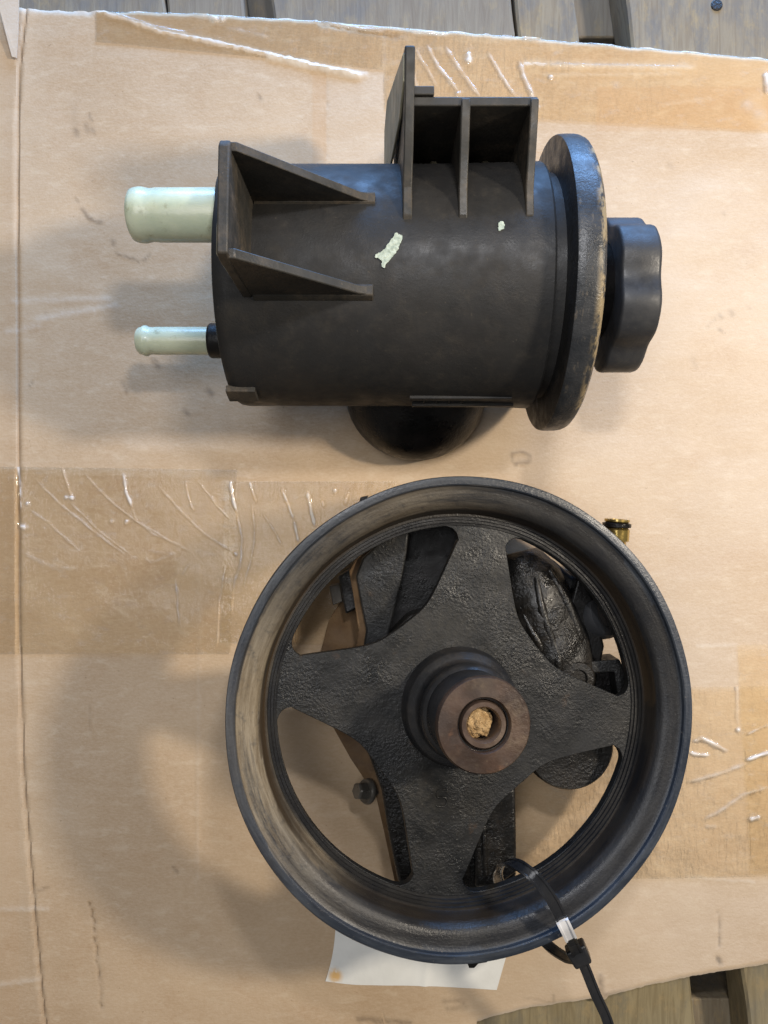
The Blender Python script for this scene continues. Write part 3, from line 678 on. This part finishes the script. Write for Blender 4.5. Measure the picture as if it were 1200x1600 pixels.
# spoked web as a polar sheet with real openings
sp_deg = [81.5, 170, 262, 353.5]
def web_mesh():
    NA = 720; rows = 9
    h0 = math.radians(8.6); V = []; F = []; inner = []; outer = []
    def r_in(th):
        dist = min(abs((th - s + 180) % 360 - 180) for s in sp_deg); ph = math.radians(dist)
        if ph <= h0: return None
        # straight spoke flank from (1.0,.128) to (.52,.27) in fractions of the opening radius
        w0, r0, w1, r1 = .140 * .94, .94, .245, .56
        # solve r sin(ph) = w(r cos(ph))
        k = (w1 - w0) / (r1 - r0)
        r = (w0 - k * r0) / (math.sin(ph) - k * math.cos(ph))
        base = .545
        r = min(r, 1.2) if r > 0 else 1.2
        s_ = 22
        r = math.log(math.exp(s_ * r) + math.exp(s_ * base)) / s_
        return r
    def r_out(th, rin):
        dist = min(abs((th - s + 180) % 360 - 180) for s in sp_deg); ph = math.radians(dist)
        t = min(1, (ph - h0) / .085)
        return .925 + .075 * math.sqrt(max(0, 1 - (1 - t) ** 2))
    angs = [360 * i / NA for i in range(NA)]
    nI, nO = 16, 6; rin0 = .12; rout1 = 1.035
    G = []
    for th in angs:
        ri = r_in(th); a = math.radians(th)
        if ri is None: ri = ro = .925; hole = False
        else:
            ro = r_out(th, ri); ri = min(ri, .925); hole = ri < ro - .004
            if not hole: ri = ro = .925 if ri > .9 else ri
        row = [rin0 + (ri - rin0) * j / nI for j in range(nI + 1)] + [ro + (rout1 - ro) * j / nO for j in range(nO + 1)]
        G.append((a, row, hole))
    m = nI + nO + 2
    for side in (0, -13):
        for a, row, hole in G:
            for r in row: V.append(L3(r * R_O * math.cos(a), r * R_O * math.sin(a), side))
    n1 = NA * m
    for i in range(NA):
        i2 = (i + 1) % NA; hole = G[i][2] or G[i2][2]
        for j in range(m - 1):
            if j == nI and hole: continue
            if j == nI:      # spoke: rows nI and nI+1 coincide, weld later
                continue
            q = (i * m + j, i2 * m + j, i2 * m + j + 1, i * m + j + 1)
            F.append(q); F.append(tuple(n1 + k for k in reversed(q)))
        if hole:
            a, b = i * m + nI, i2 * m + nI; F.append((b, a, n1 + a, n1 + b))
            a, b = i * m + nI + 1, i2 * m + nI + 1; F.append((a, b, n1 + b, n1 + a))
        a, b = i * m, i2 * m; F.append((a, b, n1 + b, n1 + a))
        a, b = i * m + m - 1, i2 * m + m - 1; F.append((b, a, n1 + a, n1 + b))
    return V, F
pul = None
v, f = web_mesh()
pul = obj('pulley', v, f, M['cast'], pump, 40, weld=True, origin=PC)
mb = pul.modifiers.new("bevel", 'BEVEL'); mb.width = 2.2 * S; mb.segments = 2; mb.limit_method = 'ANGLE'; mb.angle_limit = math.radians(50)
# rim: closed ring profile, grooved on the outside for the ribbed belt
prof = [(241, -3), (241, 1.8), (244, 2.2), (244.8, 4.2), (248, 4.4), (248.8, 6.4), (252, 6.6), (252.8, 8.6), (256, 8.8), (257.5, 12), (259.5, 24), (260.5, 28.5), (262.3, 31), (264.5, 35), (267.5, 37.8), (271.5, 39.8), (277, 41.4), (283, 42.6), (287.5, 43.5), (289.5, 45), (290.5, 49.2), (292, 50.6), (298, 51.2), (301, 50.6), (302, 48.8), (302, 40), (298, 38)]
x = 38
for k_ in range(6):
    prof += [(287, x - 6), (298, x - 12)]; x -= 12
prof += [(302, x - 3), (302, x - 10), (299, x - 13), (282, x - 13), (277, x - 8), (277, -14), (241, -14)]
def wob(a, r, h): return r + .5 * math.sin(3 * a) + .35 * math.sin(11 * a + 1)
v, f = lathe(prof, PC, PN, 288, wob, closed=True)
rim = obj('rim', v, f, M['rim'], pul, 28, origin=PC)
C = []; PL = []
for vert in rim.data.vertices:
    q = Vector(vert.co) / S
    x_, y_, h_ = q.dot(U), q.dot(Vv), q.dot(Nn); r_ = math.hypot(x_, y_); an = math.degrees(math.atan2(y_, x_)) % 360
    left = math.exp(-((an - 190) / 48) ** 2)
    lip = 1. if (r_ > 288 - 0 * left and h_ > 40) else (.0 if h_ < 30 else .18 + .4 * left)
    du = (1.15 * math.exp(-((an - 186) / 33) ** 2) + .34 * math.exp(-((an - 108) / 24) ** 2) + .02) * (1 if 29 < h_ and r_ < 289.8 else (.12 if r_ > 289 else .25 * (h_ > 8)))
    du += .75 * math.exp(-((an - 222) / 9) ** 2) * (250 < r_ < 262)
    sd = (math.exp(-((an - 180) / 40) ** 2) + .5 * math.exp(-((an - 10) / 40) ** 2) + .25) * (255 < r_ < 262)
    C += [lip, min(1, du), min(1, sd), 1]
    PL += [((an - 296) % 360) * .09, r_ * .16, h_ * .16]
pa = rim.data.attributes.new('polar', 'FLOAT_VECTOR', 'POINT'); pa.data.foreach_set('vector', PL)
ca = rim.data.color_attributes.new('band', 'FLOAT_COLOR', 'POINT'); ca.data.foreach_set('color', C)
# hub
prof = [(30, -10), (79, -10), (79, .5), (78, 2.5), (76, 6), (75.5, 15), (73, 19), (66, 22), (62, 27), (61, 36), (62.5, 40), (62.5, 48), (60, 52), (56.5, 55), (56.5, 104), (55, 110), (30, 110)]
v, f = lathe(prof, PC, PN, 120, closed=True); hub = obj('hub', v, f, M['turned'], pul, 40, origin=PC)
prof = [(28.5, 104), (56.6, 104), (57.2, 108), (57.2, 113), (55.2, 116), (33, 116.5), (31.5, 114), (31, 108), (30.5, 60), (28.5, 60)]
v, f = lathe(prof, PC, PN, 120, closed=True); obj('hub_collar', v, f, M['hubface'], hub, 40, origin=PC)
prof = [(19.5, 60), (27.8, 60), (27.8, 112), (26.5, 114.5), (21.5, 114.5), (19.5, 111)]
v, f = lathe(prof, PC, PN, 80, closed=True); obj('shaft_sleeve', v, f, M['hubring'], hub, 40, origin=PC)
v, f = lathe([(0.01, 58), (20, 58), (20, 84), (0.01, 84)], PC, PN, 40); obj('bore_bottom', v, f, M['black'], hub, 40, origin=PC)
# dried mud in the bore
bm = bmesh.new(); bmesh.ops.create_icosphere(bm, subdivisions=5, radius=1)
V = []
for q in bm.verts:
    d = q.co.copy(); k_ = 1 + .22 * noise.noise(d * 1.7) + .16 * noise.noise(d * 4) + .09 * noise.noise(d * 9)
    ridge = abs(noise.noise(Vector((d.x * 5 + d.y * 2, d.y * 1.2, 3)))) * .16
    V.append(L3(-2 + d.x * 17 * k_, 1 + d.y * 18 * k_, 97 + d.z * 12 * (k_ - ridge)))
F = [tuple(vv.index for vv in fc.verts) for fc in bm.faces]; bm.free()
obj('mud_plug', V, F, M['clay'], hub, 60, origin=PC)
# hand-struck numeral on the lower spoke
cu = []
def stroke(pts, c, name='cast_mark'):
    V, F = sweep([L3(*(Vector(c) + Vector((a, b))), 0.) for a, b in pts], 1.3, 8, 4); obj(name, V, F, M['cast'], pul, 60, origin=PC)
stroke([(9, 11), (-4, 11), (-5, 2), (4, 2), (8, -4), (4, -10), (-6, -9)], (-26, -118))

# pump housing under the pulley
def poly_px(pts, z, lo, name, mat, bev=3, parent=None, lab=None):
    pp = [P(a, b, z).xy[:] for a, b in pts]
    v, f = prism(pp, 'z', lo, z); return obj(name, v, f, M[mat], parent or pump, 35, bevel=bev, seg=3, label=lab)
def blob_surface(o, amp=2.0, size=18, levels=0):
    pass
poly_px([(640, 960), (760, 930), (840, 1000), (850, 1090), (800, 1160), (806, 1230), (807, 1372), (770, 1392), (660, 1392), (622, 1380), (606, 1300), (596, 1236), (568, 1160), (560, 1060), (600, 1000)], 112, 14, 'housing', 'iron', 5)
poly_px([(556, 905), (514, 968), (496, 1040), (512, 1122), (548, 1186), (588, 1246), (600, 1300), (618, 1384), (700, 1384), (700, 1000), (620, 940)], 52, 34, 'back_plate', 'rust', 1.5, lab='rusty flat plate')
poly_px([(626, 820), (588, 842), (560, 868), (545, 892), (552, 930), (560, 985), (556, 1018), (590, 1020), (600, 960), (612, 900), (618, 850)], 104, 92, 'mounting_bracket', 'rust', 1.5, lab='brown edged bracket')
poly_px([(640, 808), (598, 842), (566, 872), (556, 900), (562, 935), (572, 985), (566, 1020), (600, 1022), (614, 965), (628, 905), (636, 860), (640, 822)], 113, 104.2, 'bracket_face', 'cast', 3)
poly_px([(514, 916), (531, 912), (536, 940), (520, 946)], 70, 40, 'clip', 'bolt', 1.5)
poly_px([(528, 900), (552, 886), (560, 950), (540, 960)], 86, 20, 'bracket_block', 'iron', 3)
poly_px([(580, 870), (640, 812), (700, 796), (756, 806), (790, 872), (862, 872), (925, 925), (944, 1000), (926, 1040), (926, 1100), (800, 1110), (640, 1030), (580, 1030)], 74, 14, 'rear_housing', 'black', 6)
# right lobe of the casting
pts = [P(812, 862, 58), P(822, 900, 62), P(842, 960, 66), P(866, 1020, 70), P(878, 1062, 70), P(884, 1110, 60)]
V, F = sweep(pts, [26, 50, 58, 56, 50, 34], 40, 10)
V = [Vector(q) + Vector((0, 0, 1)) * (4.5 * noise.noise(Vector(q) * .05) + 2.5 * noise.noise(Vector(q) * .14)) for q in V]
V = [Vector((q.x, q.y, max(q.z, 13))) for q in V]
obj('pressure_lobe', V, F, M['iron'], pump, 60)
V, F = sweep([P(838, 902, 112), P(846, 950, 118), P(862, 1000, 120), P(872, 1034, 121), P(868, 1060, 116)], [3, 7, 6, 8, 5], 16, 8)
obj('casting_ridge', V, F, M['iron'], pump, 60)
V, F = sweep([P(818, 960, 108), P(838, 1000, 116), P(852, 1030, 114)], [4, 7, 3], 16, 8)
obj('casting_ridge', V, F, M['iron'], pump, 60)
for rp, rr in (([P(858, 890, 104), P(884, 940, 108), P(903, 990, 106), P(912, 1030, 102)], [3, 7, 7, 4]), ([P(824, 920, 106), P(830, 950, 112), P(840, 985, 115)], [3, 6, 3])):
    V, F = sweep(rp, rr, 16, 8); obj('casting_ridge', V, F, M['iron'], pump, 60)
v, f = lathe([(0.01, 20), (25, 20), (25, 118), (22, 123), (13, 124), (11, 121), (0.01, 121)], P(899, 1056, 0) * .9, (0.02, -.02, 1), 48); obj('boss', v, f, M['iron'], pump, 40)
poly_px([(905, 895), (925, 920), (945, 1010), (938, 1045), (905, 1000), (892, 940)], 96, 14, 'side_wall', 'black', 4)
v, f = lathe([(0.01, -60), (30, -60), (36, -54), (36, 20), (32, 26), (22, 28), (20, 22), (0.01, 22)], P(928, 962, 66), (.5, .25, .8), 48); obj('return_port', v, f, M['knob'], pump, 40, label='blue grey round port')
poly_px([(921, 1034), (968, 1030), (976, 1046), (978, 1102), (968, 1106), (960, 1050), (921, 1052)], 104, 60, 'lug', 'cast', 2)
poly_px([(912, 1048), (962, 1048), (968, 1100), (915, 1108)], 72, 16, 'lug_web', 'black', 2)
v, f = lathe([(0.01, 13), (58, 13), (62, 18), (62, 112), (59, 117), (0.01, 118)], Vector((*P(876, 1148, 60).xy, 0)), (0, 0, 1), 72); obj('side_port', v, f, M['iron'], pump, 40)
v, f = lathe([(60, 84), (64.5, 86), (64.5, 96), (60, 98)], Vector((*P(876, 1148, 60).xy, 0)), (0, 0, 1), 72, closed=True); obj('port_band', v, f, M['black'], pump, 40)
poly_px([(742, 1240), (806, 1232), (808, 1364), (776, 1386), (742, 1388)], 122, 100, 'foot_block', 'iron', 5)
poly_px([(752, 1290), (760, 1290), (764, 1370), (756, 1372)], 126, 110, 'casting_rib', 'iron', 3)
# bolt on the left of the housing
bo = P(566, 1236, 60)
v, f = lathe([(0.01, -14), (17, -14), (19, -11), (19, -8), (17, -5), (0.01, -5)], bo, (-.75, .2, .55), 32); w1 = obj('washer', v, f, M['bolt'], pump, 40)
v, f = lathe([(0.01, -6), (13, -6), (13, 8), (11, 11), (0.01, 11)], bo, (-.75, .2, .55), 6); obj('bolt_head', v, f, M['bolt'], pump, 20, bevel=1)
v, f = lathe([(0.01, -50), (8, -50), (8, -14), (0.01, -14)], bo, (-.75, .2, .55), 20); obj('bolt_shank', v, f, M['bolt'], pump, 40)
# brass union poking out beyond the rim, upper right
bc = P(962, 842, 70)
AXB = (.06, 1, .05)
v, f = lathe([(0.01, -60), (15, -60), (15, -4), (19, -2), (19, 14), (17, 16), (15, 17), (15, 24), (18, 26), (18, 29), (11, 29), (10, 10), (0.01, 10)], bc, AXB, 48); br = obj('brass_union', v, f, M['brass'], pump, 35)
v, f = lathe([(15.5, 16.5), (20.5, 18), (20.5, 23), (15.5, 24.5)], bc, AXB, 40, closed=True); obj('seal_ring', v, f, M['black'], br, 40)
# ragged black tab under the rim bottom, and a nick at the upper left
for px, py, s_, dx in ((737, 1506, 15, 0), (568, 780, 7, -2)):
    z = 205
    pts = [(px - s_, py - 8), (px - s_ * .4, py + 1), (px - 4, py + 7), (px + 4, py + 7), (px + s_ * .7, py), (px + s_ * 1.6, py - 2), (px + s_ * 1.8, py - 10)] if py > 1000 else [(px - 7, py + 6), (px - 5, py - 3), (px + 3, py - 5), (px + 8, py - 6), (px + 2, py + 4)]
    poly_px(pts, z, z - 5, 'grease_flake', 'black', .8, pul)

# ------------------------------------------------------------------ cable tie
tie = empty('cable_tie', P(905, 1492, 12), 'black nylon cable tie looped round the pulley rim with a white printed patch', 'cable tie')
WD = Vector((.90, .44, 0))
path = [P(905, 1496, 176), P(893, 1470, 222), P(884, 1450, 248), P(866, 1412, 262), P(848, 1385, 266), P(828, 1364, 262), P(806, 1350, 246), P(790, 1348, 220), P(780, 1356, 190), P(778, 1372, 150), P(792, 1400, 96), P(822, 1440, 84), P(858, 1478, 104), P(885, 1496, 140), P(900, 1500, 160)]
v, f = ribbon(path, WD, 14.5, 4.2); strap = obj('strap', v, f, M['tie'], tie, 40)
tail = [P(902, 1486, 182), P(914, 1512, 186), P(930, 1552, 176), P(948, 1592, 162), P(962, 1640, 150), P(985, 1710, 142)]
v, f = ribbon(tail, (.93, .37, 0), 14, 4.2); obj('tail', v, f, M['tie'], tie, 40)
# head: bevelled block with a slot
hc = P(904, 1490, 178); d1 = Vector((.45, -.85, .05)).normalized(); d2 = Vector((.88, .47, .1)).normalized(); d2 = (d2 - d1 * d1.dot(d2)).normalized(); d3 = d1.cross(d2)
V = []
for a in (-1, 1):
    for b in (-1, 1):
        for c in (-1, 1): V.append(hc + d1 * a * 12.5 + d2 * b * (14 if a < 0 else 12) + d3 * c * 11)
F = [(0, 1, 3, 2), (4, 6, 7, 5), (0, 4, 5, 1), (2, 3, 7, 6), (0, 2, 6, 4), (1, 5, 7, 3)]
obj('head', V, F, M['tie'], tie, 30, bevel=3, seg=3)
# white patch on the strap just above the head
v, f = ribbon([P(891.5, 1466, 229.5), P(884.5, 1451, 250.5), P(878, 1438, 257.5)], WD, 15.4, 6.0); obj('white_patch', v, f, M['white'], tie, 40)
